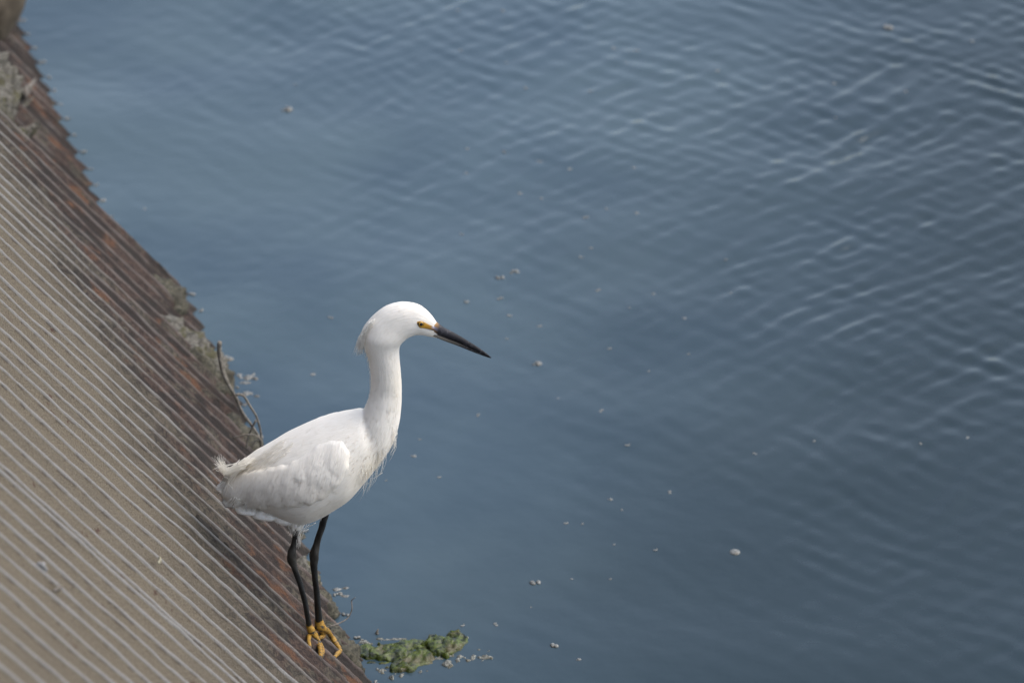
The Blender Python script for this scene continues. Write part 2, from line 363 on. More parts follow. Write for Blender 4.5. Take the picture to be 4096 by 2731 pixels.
# ------------------------------------------------------------------ lumps (crusts, algae, foam rafts) as closed relief on a base plane
def lump(name, org, e1, e2, e3, ells, mat, res=.003, rough=.35, seed=0, base=-.004, nscale=60, hmax=.02, label=None, cat=None, group=None, ridged=False, edge=.55):
    """ells: (x, y, rx, ry, angle, height) in the plane frame"""
    ells = np.array(ells, float)
    lo = (ells[:, :2]-ells[:, 2:4].max(1)[:, None]*1.25).min(0); hi = (ells[:, :2]+ells[:, 2:4].max(1)[:, None]*1.25).max(0)
    xs = np.arange(lo[0], hi[0]+res, res); ys = np.arange(lo[1], hi[1]+res, res)
    XX, YY = np.meshgrid(xs, ys, indexing='ij'); Hh = np.full(XX.shape, -1.)
    n = fbm2(XX*nscale, YY*nscale, seed, 4); n2 = fbm2(XX*nscale*.45, YY*nscale*.45, seed+9, 3)
    for x, y, rx, ry, a, hh in ells:
        c, s = math.cos(a), math.sin(a); dx = XX-x; dy = YY-y
        q = ((dx*c+dy*s)/rx)**2+((-dx*s+dy*c)/ry)**2
        q = q*(1+edge*n2) + (.12 if edge < .6 else .34)*n
        Hh = np.maximum(Hh, np.where(q < 1, hh*np.sqrt(np.clip(1-q, 0, 1)), -1))
    inside = Hh > 0
    rel = (np.abs(n)*-1.4+.5) if ridged else n
    hgt = Hh*(1+rough*rel)
    vid = -np.ones(XX.shape, int); V = []; F = []
    cells = inside[:-1, :-1] & inside[1:, :-1] & inside[1:, 1:] & inside[:-1, 1:]
    use = np.zeros(XX.shape, bool)
    use[:-1, :-1] |= cells; use[1:, :-1] |= cells; use[1:, 1:] |= cells; use[:-1, 1:] |= cells
    idx = np.argwhere(use)
    for q, (i, j) in enumerate(idx): vid[i, j] = q
    if not len(idx): return None
    full = np.zeros(XX.shape, bool)
    full[1:-1, 1:-1] = cells[:-1, :-1][:full[1:-1, 1:-1].shape[0], :full[1:-1, 1:-1].shape[1]] & cells[1:, :-1][:full.shape[0]-2, :full.shape[1]-2] & cells[:-1, 1:][:full.shape[0]-2, :full.shape[1]-2] & cells[1:, 1:][:full.shape[0]-2, :full.shape[1]-2]
    org = np.asarray(org)
    topv = [org+e1*XX[i, j]+e2*YY[i, j]+e3*(hgt[i, j] if full[i, j] else base*.3) for i, j in idx]
    botv = [org+e1*XX[i, j]+e2*YY[i, j]+e3*base for i, j in idx]
    N = len(idx); V = topv+botv
    for i, j in np.argwhere(cells):
        a, b, c, d = vid[i, j], vid[i+1, j], vid[i+1, j+1], vid[i, j+1]
        F.append([a, b, c, d]); F.append([d+N, c+N, b+N, a+N])
    V = np.array(V); ctr = V.mean(0)
    # walls
    from collections import Counter
    E = {}
    for f in F[::2]:
        for p, q in zip(f, f[1:]+f[:1]):
            if (q, p) in E: del E[(q, p)]
            else: E[(p, q)] = 1
    for p, q in E: F.append([q, p, p+N, q+N])
    o = mesh_obj(name, V-ctr, F, mat); o.location = tuple(ctr)
    if label: tag(o, label, cat, group)
    return o
EX, EY, EZ = np.array([1., 0, 0]), np.array([0, 1., 0]), np.array([0, 0, 1.])
def wl(*pts):                            # ellipses on the water from photo points: (px, py, half width px, half height px, angle deg, height m)
    out = []
    for x, y, rx, ry, ang, h in pts:
        c = on_water(x, y); sx = np.linalg.norm(on_water(x+10, y)-c)/10; sy = np.linalg.norm(on_water(x, y+10)-c)/10
        out.append((c[0], c[1], rx*sx, ry*sy, math.radians(ang), h))
    return out
def water_lump(name, pts, mat, **k):
    q = .36 if mat is ALGAE else .45
    if mat is ALGAE: pts = [(x, y, a*1.3, b*1.35, g, h) for x, y, a, b, g, h in pts]
    k.setdefault('edge', 1.25 if mat is ALGAE else .7)
    c_ = wl(*pts); z_ = wz(np.mean([e[0] for e in c_]), np.mean([e[1] for e in c_]))
    return lump(name, (0, 0, z_), EX, EY, EZ, [e[:5]+(e[5]*q,) for e in wl(*pts)], mat, base=-.004, **k)
def sl(h0, *pts):
    out = []; K = LK[0]
    for x, y, ra, rb, ang, h in pts:     # ra along waterline, rb up the slope, metres
        a, b = ab(on_slope(x, y)); out.append((a, b, ra*K, rb*K, math.radians(ang), h*(K+.1)))
    return out
LK = [.75]
def slope_lump(name, pts, mat, h0=-.006, **k): return lump(name, P0+nv*h0, wv, uv_, nv, sl(h0, *pts), mat, base=-.012, **k)
# floating algae by the bottom of the slope (photo points)
water_lump('algae_clump', [(1610, 2583, 70, 26, 10, .015), (1660, 2568, 50, 16, -8, .010), (1560, 2588, 45, 16, 15, .008), (1680, 2580, 40, 12, 0, .006), (1700, 2592, 25, 8, -20, .005)],
    ALGAE, res=.0022, nscale=75, rough=.6, seed=31, ridged=True, label='upper middle mound of wet green algae floating by the slope foot, thin strand trailing right', cat='algae')
water_lump('algae_clump', [(1830, 2566, 48, 22, 25, .016), (1780, 2590, 60, 26, 20, .018), (1755, 2600, 32, 16, 0, .012), (1850, 2562, 26, 16, 0, .012), (1825, 2592, 18, 9, -40, .006)],
    ALGAE, res=.0022, nscale=75, rough=.6, seed=32, ridged=True, label='bright green algae mound lying farthest from the slope, beside the pale foam', cat='algae')
water_lump('algae_clump', [(1590, 2612, 72, 30, -10, .016), (1650, 2625, 60, 26, -12, .014), (1710, 2622, 40, 26, 0, .013), (1700, 2650, 40, 10, 10, .006), (1540, 2608, 30, 10, 10, .006), (1640, 2598, 40, 14, 0, .008)],
    ALGAE, res=.0022, nscale=75, rough=.6, seed=33, ridged=True, label='largest brownish-green algae mass in the middle of the floating patch', cat='algae')
water_lump('algae_clump', [(1605, 2662, 40, 22, -10, .015), (1630, 2670, 28, 14, 0, .011)], ALGAE, res=.002, nscale=80, rough=.6, seed=34, ridged=True,
    label='small olive algae lump, lowest of the floating patch', cat='algae')
water_lump('algae_clump', [(1462, 2585, 34, 12, -8, .007), (1490, 2595, 32, 8, -15, .005), (1430, 2595, 14, 22, 0, .006), (1450, 2615, 18, 6, -20, .003)], ALGAE, res=.002, nscale=80, rough=.6, seed=35, ridged=True,
    label='low green algae strip touching the rusty slope edge at its left end', cat='algae')
water_lump('algae_clump', [(1483, 2642, 26, 8, 0, .004), (1510, 2628, 24, 6, -15, .004), (1530, 2645, 26, 5, 5, .003), (1545, 2663, 16, 6, 10, .004)], ALGAE, res=.002, nscale=80, rough=.6, seed=36, ridged=True,
    label='thin flat algae shreds between the slope and the brownish algae mass', cat='algae')
water_lump('foam_raft', [(1785, 2655, 26, 11, -8, .006), (1800, 2662, 18, 8, 0, .005), (1775, 2648, 10, 6, 0, .004)], FOAMRAFT, res=.0014, nscale=210, rough=.9, seed=41, ridged=True,
    label='bubbly grey-white foam raft just below the right-hand green mound', cat='foam')
water_lump('foam_raft', [(1935, 2627, 30, 10, 0, .005), (1915, 2627, 10, 6, 0, .004), (1950, 2605, 9, 4, 0, .003), (1915, 2597, 12, 5, 0, .002), (1960, 2602, 8, 3, 0, .003)], FOAMRAFT, res=.0014, nscale=210, rough=.9, seed=42, ridged=True,
    label='white bubbly foam raft farthest to the right of the algae patch', cat='foam')
water_lump('foam_raft', [(1845, 2625, 22, 10, -20, .005), (1830, 2636, 14, 9, 0, .004), (1870, 2640, 12, 8, 0, .004), (1890, 2630, 18, 9, -20, .004), (1900, 2652, 9, 4, 0, .003)], FOAMRAFT, res=.0014, nscale=210, rough=.9, seed=43, ridged=True,
    label='broken scummy foam raft between two other rafts right of the algae', cat='foam')
water_lump('foam_raft', [(1770, 2612, 50, 8, -5, .003), (1735, 2606, 30, 6, 0, .004), (1800, 2622, 20, 6, 0, .003), (1760, 2630, 30, 5, 0, .002)], FOAMRAFT, res=.0014, nscale=210, rough=.9, seed=44, ridged=True,
    label='brownish scum film lying between the algae mounds', cat='foam')
water_lump('foam_raft', [(1518, 2684, 12, 7, 0, .005), (1530, 2674, 12, 6, 0, .004), (1543, 2675, 10, 4, 0, .003)], FOAMRAFT, res=.0014, nscale=210, rough=.9, seed=45,
    label='small foam clot with green tinge below the thin algae shreds', cat='foam')
water_lump('foam_raft', [(1560, 2708, 13, 8, 0, .006)], FOAMRAFT, res=.0014, nscale=210, rough=.9, seed=46, label='round foam clot lowest of all by the bottom frame edge', cat='foam')
water_lump('foam_raft', [(1604, 2698, 12, 8, 0, .005), (1582, 2692, 8, 6, 0, .004), (1610, 2690, 14, 4, 0, .004)], FOAMRAFT, res=.0014, nscale=210, rough=.9, seed=47, label='dark-rimmed foam clot straight below the olive algae lump', cat='foam')
water_lump('foam_raft', [(1682, 2684, 14, 8, 0, .007), (1712, 2680, 18, 4, -8, .003), (1737, 2686, 10, 4, 0, .003)], FOAMRAFT, res=.0014, nscale=210, rough=.9, seed=48, label='long thin foam clot with a round knob, below the brownish algae mass', cat='foam')
for k_, (x, y, a_, b_, g_, lab) in enumerate([(1580, 2552, 50, 5, 6, 'thin pale scum line along the top of the upper middle algae mound'), (1725, 2556, 60, 4, -3, 'long pale scum thread reaching from the middle to the right algae mound'),
        (1470, 2569, 38, 5, -12, 'pale scum line on top of the algae strip at the slope edge'), (1852, 2548, 34, 4, 8, 'pale scum rim on top of the bright green right-hand mound'), (1515, 2552, 30, 3, 0, 'short pale sliver of scum just above the left end of the algae')]):
    water_lump('scum_line', [(x, y, a_, b_, g_, .004), (x+a_*.5, y+1, a_*.5, b_*.8, g_, .004)], FOAMRAFT, res=.0014, nscale=180, rough=.8, seed=90+k_, label=lab, cat='foam')
for nm, pts, lab in [
    ('foam_raft', [(915, 1432, 30, 10, 0, .004), (900, 1424, 22, 7, 0, .004)], 'white foam streak right behind the upright dead stem'),
    ('foam_raft', [(985, 1505, 40, 12, -10, .005), (1020, 1508, 20, 8, 0, .004), (960, 1495, 20, 8, 0, .005), (980, 1525, 34, 7, 0, .003)], 'larger ragged foam patch right of the dead stem'),
    ('foam_raft', [(985, 1568, 26, 7, -5, .004), (1030, 1580, 18, 5, 0, .003)], 'narrow foam patch beside the bend of the dead branch'),
    ('foam_raft', [(1345, 2362, 22, 9, -25, .006), (1358, 2378, 16, 9, 0, .006), (1370, 2388, 14, 7, 0, .004), (1385, 2352, 12, 4, 10, .003)], 'foam patch at the slope edge right of the legs'),
    ('foam_raft', [(1433, 2380, 9, 3, 0, .002)], 'tiny foam sliver right of the foam patch beside the legs'),
    ('foam_raft', [(1466, 2467, 12, 3, -15, .002)], 'thin pale sliver floating below the curled twig')]:
    water_lump(nm, pts, FOAM, res=.0016, nscale=150, rough=.8, seed=len(lab) % 7 + 50, label=lab, cat='foam')
# crusts of dead algae hanging along the waterline
slope_lump('algae_crust', [(1372, 2560, .045, .035, 20, .012), (1400, 2590, .04, .03, 0, .014), (1335, 2520, .03, .02, 0, .010), (1345, 2550, .03, .02, 0, .01)], DEBRIS, seed=61, nscale=90, rough=.6, res=.0025,
    label='grey-green dried algae crust right of the yellow feet', cat='crust')
slope_lump('algae_crust', [(1300, 2390, .03, .03, 0, .012), (1325, 2420, .04, .03, 0, .012)], DEBRIS, seed=62, nscale=90, rough=.6, res=.0025, label='brown crust on the slope edge behind the lower legs', cat='crust')
slope_lump('algae_crust', [(1395, 2468, .03, .03, 0, .014), (1375, 2455, .03, .03, 0, .012)], DEBRIS2, seed=63, nscale=90, rough=.6, res=.0025, label='pale-tipped crust under the curled twig', cat='crust')
slope_lump('algae_crust', [(1218, 2245, .03, .02, 0, .010), (1245, 2275, .04, .02, 0, .012)], DEBRIS2, seed=64, nscale=90, rough=.6, res=.0025, label='knobbly grey crust between the two legs', cat='crust')
slope_lump('algae_crust', [(1235, 2170, .035, .03, 0, .012), (1255, 2200, .03, .02, 0, .010)], DEBRIS, seed=65, nscale=90, rough=.6, res=.0025, label='dark crust just below the belly behind the legs', cat='crust')
slope_lump('algae_crust', [(800, 1410, .05, .05, 0, .022), (850, 1470, .05, .05, 0, .026), (780, 1370, .05, .04, 0, .018), (730, 1330, .05, .05, 0, .018)], DEBRIS2, seed=66, nscale=70, rough=.6, res=.003, label='biggest pale grey crust on the edge left of the dead stem', cat='crust')
slope_lump('algae_crust', [(880, 1520, .05, .04, 0, .022), (840, 1480, .04, .05, 0, .020)], DEBRIS, seed=67, nscale=70, rough=.6, res=.003, label='dark olive crust at the foot of the dead stem', cat='crust')
slope_lump('algae_crust', [(690, 1170, .05, .05, 0, .020), (715, 1205, .05, .03, 0, .018), (665, 1145, .03, .02, 0, .01)], DEBRIS, seed=68, nscale=70, rough=.6, res=.003, label='olive crust patch on the edge farther up from the grey crust', cat='crust')
slope_lump('algae_crust', [(1015, 1765, .05, .05, 0, .018), (1030, 1790, .04, .03, 0, .014)], DEBRIS, seed=69, nscale=70, rough=.6, res=.003, label='brown tangle of crust where the dead branch meets the back of the bird', cat='crust')
LK[0] = .85
def far_lump(pts, mat, seed, lab, hh=.02):
    return slope_lump('algae_crust', pts, mat, h0=-.052, seed=seed, nscale=60, rough=.6, res=.004, label=lab, cat='crust')
far_lump([(330, 740, .09, .05, 0, .030), (350, 790, .07, .05, 0, .03), (290, 700, .07, .04, 0, .02)], DEBRIS, 71, 'green-brown crust heap at the near end of the sunken sheet')
far_lump([(235, 590, .08, .05, 0, .022), (215, 560, .06, .06, 0, .02)], DEBRIS2, 72, 'grey-green crust in the middle of the sunken sheet edge')
far_lump([(160, 520, .08, .05, 0, .020), (130, 480, .06, .05, 0, .02)], DEBRIS2, 73, 'yellowish crust patch below the pale stick')
far_lump([(40, 230, .14, .07, 0, .035), (20, 260, .10, .08, 0, .03)], DEBRIS2, 74, 'pale tan crust slab under the boulder on the sunken sheet')
far_lump([(75, 300, .06, .06, 0, .02), (70, 345, .06, .05, 0, .02)], DEBRIS, 75, 'dark crust between the tan slab and the pale stick')
far_lump([(395, 850, .05, .05, 0, .02), (405, 880, .05, .05, 0, .02)], DEBRIS, 76, 'narrow dark crust draped at the tip of the sunken sheet')
LK[0] = 1.0
# residue on the near sheets
slope_lump('dark_stain', [(808, 2062, .013, .010, 0, .0025), (830, 2085, .013, .012, 0, .0025), (850, 2105, .012, .010, 0, .0025), (875, 2128, .010, .008, 0, .002), (918, 2162, .010, .010, 0, .002)], MUD, h0=-.006, seed=81, nscale=120, res=.002, rough=.5, label='black-brown mud residue between ridges left of the bird tail', cat='residue')
# chips and sticks
def chip(name, p, q, rad, mat, lab, cat, flat=.6, lift=.004):
    a = on_slope(*p)+nv*lift; b = on_slope(*q)+nv*lift; mid = (a+b)/2
    path = [a, a*.7+b*.3+nv*.002, a*.35+b*.65+nv*.001, b]
    V, F = tube(path, [rad*.4, rad, rad*.9, rad*.35], 10, 14, flat=flat, bumps=lambda t, th: .25*math.sin(3*th+t*9)+.15*math.sin(17*t))
    o = mesh_obj(name, np.array(V)-mid, F, mat); o.location = tuple(mid); tag(o, lab, cat)
chip('shell_chip', (138, 2261), (176, 2294), .0034, CHIP, 'bright white chip lying along a ridge at the lower left', 'chip')
chip('twig_piece', (203, 2372), (237, 2353), .0025, CHIPT, 'short tan twig piece lying across the gap between ridges at the lower left', 'twig')
chip('cream_chip', (622, 2262), (628, 2238), .0034, CHIPY, 'cream-yellow chip bridging two ridges on the beige sheet', 'chip')
a = on_slope(78, 398, -.04)+nv*.012; b = on_slope(120, 338, -.04)+nv*.012
V, F = tube([a, a*.6+b*.4, b], [.010, .008, .003], 8, 10, flat=.35); mid = (a+b)/2
o = mesh_obj('flat_stick', np.array(V)-mid, F, CHIPT); o.location = tuple(mid); tag(o, 'flat pale grey stick leaning on the crusted edge of the sunken sheet', 'stick')
# boulder
c = on_slope(30, 40, -.02); V = []; nu, nvv = 28, 40
for i in range(nu):
    ph = math.pi*i/(nu-1)
    for j in range(nvv):
        th = 2*math.pi*j/nvv; d = np.array([math.sin(ph)*math.cos(th), math.sin(ph)*math.sin(th), math.cos(ph)])
        k = 1+.12*vnoise(d, 1.5, 3)+.05*vnoise(d, 4, 4)
        V.append(d*k*np.array([.042, .10, .085]))
V = np.array(V); rot = math.radians(12); Rm = np.array([[math.cos(rot), 0, math.sin(rot)], [0, 1, 0], [-math.sin(rot), 0, math.cos(rot)]])
o = mesh_obj('boulder', V@Rm.T, grid_faces(nu, nvv, True), BOULDER); o.location = tuple(c+np.array([-.012, .03, .02])); tag(o, 'smooth tan boulder at the upper left end of the slope', 'boulder')
# ------------------------------------------------------------------ dead branch, twig
YB = 5.16
root = tag(empty('dead_branch', on_y(1045, 1760, YB)), 'bare grey branch standing upright out of the slope edge behind the bird', 'branch')
j = Join()
def br(pts, r0, r1, dy=0.0, n=30, dyl=0.0):
    P = [on_y(x, y, YB+dy+dyl*k/(len(pts)-1)) for k, (x, y) in enumerate(pts)]; r0 *= .72; r1 *= .72
    j.add(tube(P, np.linspace(r0, r1, len(P)), 8, n, bumps=lambda t, th: .12*math.sin(23*t+th)+.08*math.sin(61*t)))
br([(1046, 1790), (1036, 1748), (1002, 1695), (967, 1643), (944, 1591), (921, 1551), (893, 1494), (880, 1440), (877, 1400), (878, 1367)], .0022, .0045)
part('stem', j.V, j.F, TWIG, root)
for pts, r0, r1, dy in [([(944, 1580), (958, 1577), (976, 1585), (1002, 1626), (1028, 1672), (1043, 1729), (1043, 1786)], .0030, .0018, -.02),
                        ([(932, 1575), (915, 1530), (897, 1480), (888, 1430)], .0022, .0014, .015),
                        ([(933, 1752), (965, 1742), (1002, 1738), (1030, 1745), (1046, 1765)], .0018, .0016, -.03),
                        ([(1024, 1680), (1002, 1723), (990, 1760), (985, 1795)], .0022, .0016, -.01),
                        ([(1045, 1760), (1022, 1762), (1010, 1790)], .0016, .0012, -.03)]:
    j = Join(); br(pts, r0, r1, dy, 20); part('side_branch', j.V, j.F, TWIG, root)
Pt = [on_slope(1319, 2504, .002), on_slope(1357, 2491, .004)+EZ*.004, None, None, None, None]
y0, y1 = Pt[0][1], Pt[1][1]
P = [Pt[0], on_y(1357, 2491, y0+.01), on_y(1392, 2469, y0+.02), on_y(1408, 2433, y0+.025), on_y(1406, 2402, y0+.03), on_y(1421, 2388, y0+.03)]
V, F = tube(P, [.0011, .0010, .0009, .0008, .0007, .0005], 6, 30); c = P[0]
o = mesh_obj('curled_twig', np.array(V)-c, F, CHIPT); o.location = tuple(c); tag(o, 'hair-thin curled twig reaching over the water right of the feet', 'twig')
# ------------------------------------------------------------------ foam flecks
def blob_cluster(seed, n, r, spread):
    rr = random.Random(seed); V = []; F = []
    for k in range(n):
        a = rr.random()*6.28; d = spread*math.sqrt(rr.random()); q = r*(.55+.6*rr.random()); cx, cy = d*math.cos(a)*1.3, d*math.sin(a)*.8
        o = len(V); nu, nw = 7, 10
        for i in range(nu):
            ph = math.pi*.62*i/(nu-1)
            for jj in range(nw):
                th = 2*math.pi*jj/nw
                V.append((cx+q*math.sin(ph)*math.cos(th), cy+q*math.sin(ph)*math.sin(th), q*.75*math.cos(ph)))
        F += [[x+o for x in f] for f in grid_faces(nu, nw, True).tolist()]; F.append([o+(nu-1)*nw+jj for jj in range(nw)])
    return V, F
protos = []
fl = [(678,197,.7),(333,479,.8),(760,731,.9),(720,855,1),(1072,341,.9),(1157,350,.9),(1072,396,.8),(1240,371,.9),(1309,388,.9),(1206,202,1),(1355,211,.9),(1411,112,1.1),(1462,118,1),(1437,142,1),(1153,25,1),(1051,24,.9),(1059,118,.7),(1163,145,.7),(1194,441,.9),(1242,453,.8),(1059,538,.9),(1395,480,.8),(1346,500,1),(1462,490,.9),(1454,385,.9),(1357,572,.9),(1336,592,.9),(1149,686,1.1),(1071,694,1),(1167,724,1),(1239,748,1),(1166,775,.7),(1374,665,.9),(1500,673,.7),(1444,708,.5),(1400,800,.9),(1285,915,.7),(1381,945,.9),(1571,731,.8),(1580,812,.6),(1490,851,.7),(966,1009,.6),(1098,954,.8),(949,1048,1),(1007,1098,.8),(887,1105,.6),(1443,1023,.9),(1538,1129,.9),(1401,1146,.8),(1298,1202,.9),(1338,1203,.7),(1507,1261,.8),(1428,1170,.5),(1312,1327,.5),(1401,1328,.6),(1220,1393,.5),(1064,1434,.8),(1138,1432,.9),(1328,1516,.8),(1647,165,1),(1920,273,.7),(2080,212,.8),(1680,672,.7),(1666,597,.6),(1870,1015,.7),(2115,1022,.8),(2222,1006,.8),(1733,1042,.7),(1410,1250,.5),(1916,193,1.0),(2234,97,1.1)]
for k in range(5):
    V, F = blob_cluster(k, 3+k, .0028, .0038); me = mesh_obj('foam_fleck', V, F, FOAM).data; protos.append(me)
    bpy.data.objects.remove(bpy.data.objects[-1]) if False else None
for o in [o for o in COL.objects if o.name.startswith('foam_fleck')]: bpy.data.objects.remove(o)
for k, (x, y, s) in enumerate(fl):
    p = on_water(x*1.74150, y*1.7417, 0); o = bpy.data.objects.new('foam_fleck', protos[k % 5]); COL.objects.link(o)
    o.location = (p[0], p[1], wz(p[0], p[1])+.0002); o.scale = (s*.85, s*.75, s*.4); o.rotation_euler.z = k*1.3
    tag(o, 'small round grey-white foam fleck drifting on the open water', 'foam', 'small foam flecks on open water')
for x, y, s, sd_, lab in [(658,255,1.7,3,'larger whitish foam fleck alone at the upper left of the water'), (2033,64,2.0,4,'largest tan-centred foam blob near the top right corner'),
        (1228,1337,1.3,2,'bright white foam fleck with a tail, straight up from the right algae mound'), (1268,1483,1.3,4,'drawn-out chain of tiny bubbles near the bottom, right of the foam rafts'),
        (1179,628,1.4,1,'right one of two bright flecks above the beak'), (1147,641,1.2,2,'left one of two bright flecks above the beak'), (1232,834,1.35,3,'bright foam fleck level with the beak tip, just right of it')]:
    p = on_water(x*1.7415, y*1.7417); o = bpy.data.objects.new('foam_fleck', protos[sd_]); COL.objects.link(o); o.location = (p[0], p[1], wz(p[0], p[1])+.0002); o.scale = (s, s, s); tag(o, lab, 'foam')
V, F = blob_cluster(77, 1, .011, 0); o = mesh_obj('air_bubble', np.array(V)*np.array([1, 1, .55]), F, FOAM); p = on_water(1688*1.7415, 1266*1.7417); o.location = (p[0], p[1], wz(p[0], p[1])); tag(o, 'single big pale dome bubble on the dark water at the lower right', 'bubble')
p = on_water(1508, 2531); p[2] = wz(p[0], p[1]); V, F = tube([p+EZ*-.002, p+EZ*.003, p+EZ*.008+EX*.002], [.003, .0018, .0005], 7); o = mesh_obj('bark_bit', np.array(V)-p, F, TWIG); o.location = tuple(p); tag(o, 'tiny upright brown bark bit floating above the algae', 'debris')
# foam caught at the ridge tips
tips = [(c, -.053, .75+.5*random.random()) for c in c3[2:24]]+[(c1[i], .002, .7+.4*random.random()) for i in (0, 1, 3, 5, 6, 8, 13, 14, 16, 17, 18, 20, 22)]
for k, (ca, h_, s_) in enumerate(tips):
    p = slope(ca-.002, -h_*.6129/.79016, h_); o = bpy.data.objects.new('tip_foam', protos[(k*2) % 5]); COL.objects.link(o); o.location = (p[0]+.005, p[1]-.002, wz(p[0], p[1])+.0008); o.scale = (s_*1.15, s_*.9, s_*.9); o.rotation_euler.z = k
    tag(o, 'pale foam dab caught where a ridge tip enters the water', 'foam', 'foam dabs at the ridge tips')
# ================================================================== THE EGRET
YC = 4.585
pxm = lambda x, y: on_y(x, y, YC)
bird = tag(empty('egret', pxm(1262, 2560)), 'white egret with black bill, black legs and yellow feet standing on the slope edge', 'bird')
BW = np.array(bird.location)
# stations: (upper/back x,y, lower/front x,y, lateral factor)
ST = [(897,1968, 905,1992,.9),(905,1935, 945,2005,1.0),(925,1900, 990,2015,1.0),(960,1858, 1035,2028,.95),(1011,1809, 1090,2052,.90),(1088,1759, 1150,2078,.88),
      (1164,1717, 1212,2094,.86),(1241,1682, 1275,2076,.86),(1310,1659, 1340,2040,.86),(1360,1645, 1400,2000,.86),(1402,1638, 1450,1946,.86),(1430,1634, 1492,1896,.86),
      (1447,1636, 1533,1841,.86),(1456,1622, 1566,1795,.88),(1463,1608, 1586,1749,.90),(1470,1592, 1600,1692,.92),(1477,1574, 1606,1629,.92),(1482,1548, 1607,1575,.92),(1483,1520, 1606,1527,.92),
      (1480,1477, 1602,1477,.92),(1473,1437, 1598,1432,.92),(1462,1402, 1597,1400,.88),(1450,1362, 1603,1376,.84),(1446,1328, 1615,1361,.79),(1462,1297, 1628,1350,.74),
      (1495,1260, 1642,1343,.69),(1540,1227, 1656,1340,.66),(1588,1210, 1668,1339,.63),(1633,1208, 1680,1340,.59),(1672,1217, 1694,1341,.55),(1703,1237, 1708,1344,.50),(1728,1262, 1722,1347,.45),(1745,1286, 1736,1350,.40),(1754,1300, 1748,1352,.36)]
ST = catmull(np.array(ST), 200)
NR = 64; rings = []; tin = []; uvs = []
ccirc = 0; prevc = None
Rimg = np.array([1, 0, 0.]); Uimg = np.array([0, SP, CP])
def tintf(x, y):
    """plumage colour at a photo point: white, creamier on the breast plumes and lower back, painted grey shade at the lower rear"""
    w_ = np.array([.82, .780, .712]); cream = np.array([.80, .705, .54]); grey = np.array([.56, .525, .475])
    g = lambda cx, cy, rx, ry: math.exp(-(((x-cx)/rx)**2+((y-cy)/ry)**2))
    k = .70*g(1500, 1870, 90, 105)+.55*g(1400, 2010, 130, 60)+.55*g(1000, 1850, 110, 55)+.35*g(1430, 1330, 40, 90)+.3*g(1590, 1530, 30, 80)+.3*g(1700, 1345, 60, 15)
    k = min(k, .9); shade_k = .85*g(1050, 1990, 260, 95)  # soft shade on the lower wing and rear flank, painted into the tint as grey
    c = w_*(1-shade_k)+grey*shade_k
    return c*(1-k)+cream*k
for si, (tx, ty, bx, by, kf) in enumerate(ST):
    T_ = pxm(tx, ty); B_ = pxm(bx, by); C_ = (T_+B_)/2; half = np.linalg.norm(T_-B_)/2
    e = (T_-B_)/(2*half)
    # image-space unit vector of e
    ei = np.array([e@Rimg, e@Uimg]); ei /= np.linalg.norm(ei)
    e1p = abs(np.array([e@Rimg, e@Uimg])@ei); e2p = abs(np.array([0, SP])@ei)   # lateral axis Y appears along image up by SP
    a = half*e1p/math.sqrt(e1p**2+(kf*e2p)**2)
    b = a*kf
    if prevc is not None: ccirc += np.linalg.norm(C_-prevc)
    prevc = C_
    for j_ in range(NR):
        th = 2*math.pi*j_/NR; c_, s_ = math.cos(th), math.sin(th)
        sy = s_
        rings.append(C_+e*a*c_+np.array([0, 1, 0])*b*sy)
        x = (tx+bx)/2+(tx-bx)/2*c_; y = (ty+by)/2+(ty-by)/2*c_
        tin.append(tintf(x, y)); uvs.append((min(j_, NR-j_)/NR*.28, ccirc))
V = np.array(rings); F = grid_faces(len(ST), NR, True).tolist(); F.append(list(range(NR))); F.append([(len(ST)-1)*NR+j_ for j_ in range(NR)][::-1])
# small soft unevenness of the feather coat
V = np.array([v+ (v-np.array([v[0], YC, v[2]]))*0 + np.array([0, .0012, 0])*vnoise(v, 45)*np.sign(v[1]-YC) for v in V])
# uv seam sits on the back/top where j=0
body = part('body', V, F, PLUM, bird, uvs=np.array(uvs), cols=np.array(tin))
BV = BVHTree.FromPolygons([Vector(v) for v in V], [f if len(f) == 4 else f for f in F])
def drape(x, y):
    d = Vector(ray(x, y)).normalized(); h_, n_, i_, dist = BV.ray_cast(Vector(CAM), d, 20)
    if h_ is None: return None, None
    if n_.dot(d) > 0: n_ = -n_
    return np.array(h_), np.array(n_)
def near_surface(x, y):
    """draped point, or the closest body point for a sight line that misses"""
    p, n_ = drape(x, y)
    if p is not None: return p, n_
    q = pxm(x, y); h_, n2, i_, d_ = BV.find_nearest(Vector(q)); return q, np.array(n2)
# ---- wings: relief panel lying on the flank, mirrored for the far side
WP = [(1335,1752),(1375,1762),(1398,1792),(1404,1830),(1396,1872),(1375,1918),(1345,1958),(1305,1990),(1262,2016),(1215,2034),(1160,2046),(1100,2052),(1040,2046),(985,2034),(940,2018),(905,2004),(884,1988),(886,1960),(905,1925),(945,1893),(1000,1873),(1060,1862),(1120,1855),(1165,1845),(1200,1822),(1240,1790),(1290,1762)]
WPc = catmull(np.array(WP+[WP[0]], float), 160)[:-1]
def inpoly_dist(x, y):
    """signed distance to the wing outline (positive inside)"""
    A_ = WPc; B_ = np.roll(WPc, -1, 0); p = np.array([x, y]); ab_ = B_-A_
    t_ = np.clip(((p-A_)*ab_).sum(1)/(ab_**2).sum(1), 0, 1); d = np.linalg.norm(A_+ab_*t_[:, None]-p, axis=1).min()
    c = ((A_[:, 1] > y) != (B_[:, 1] > y)) & (x < (B_[:, 0]-A_[:, 0])*(y-A_[:, 1])/(B_[:, 1]-A_[:, 1]+1e-12)+A_[:, 0])
    return d if c.sum() % 2 else -d
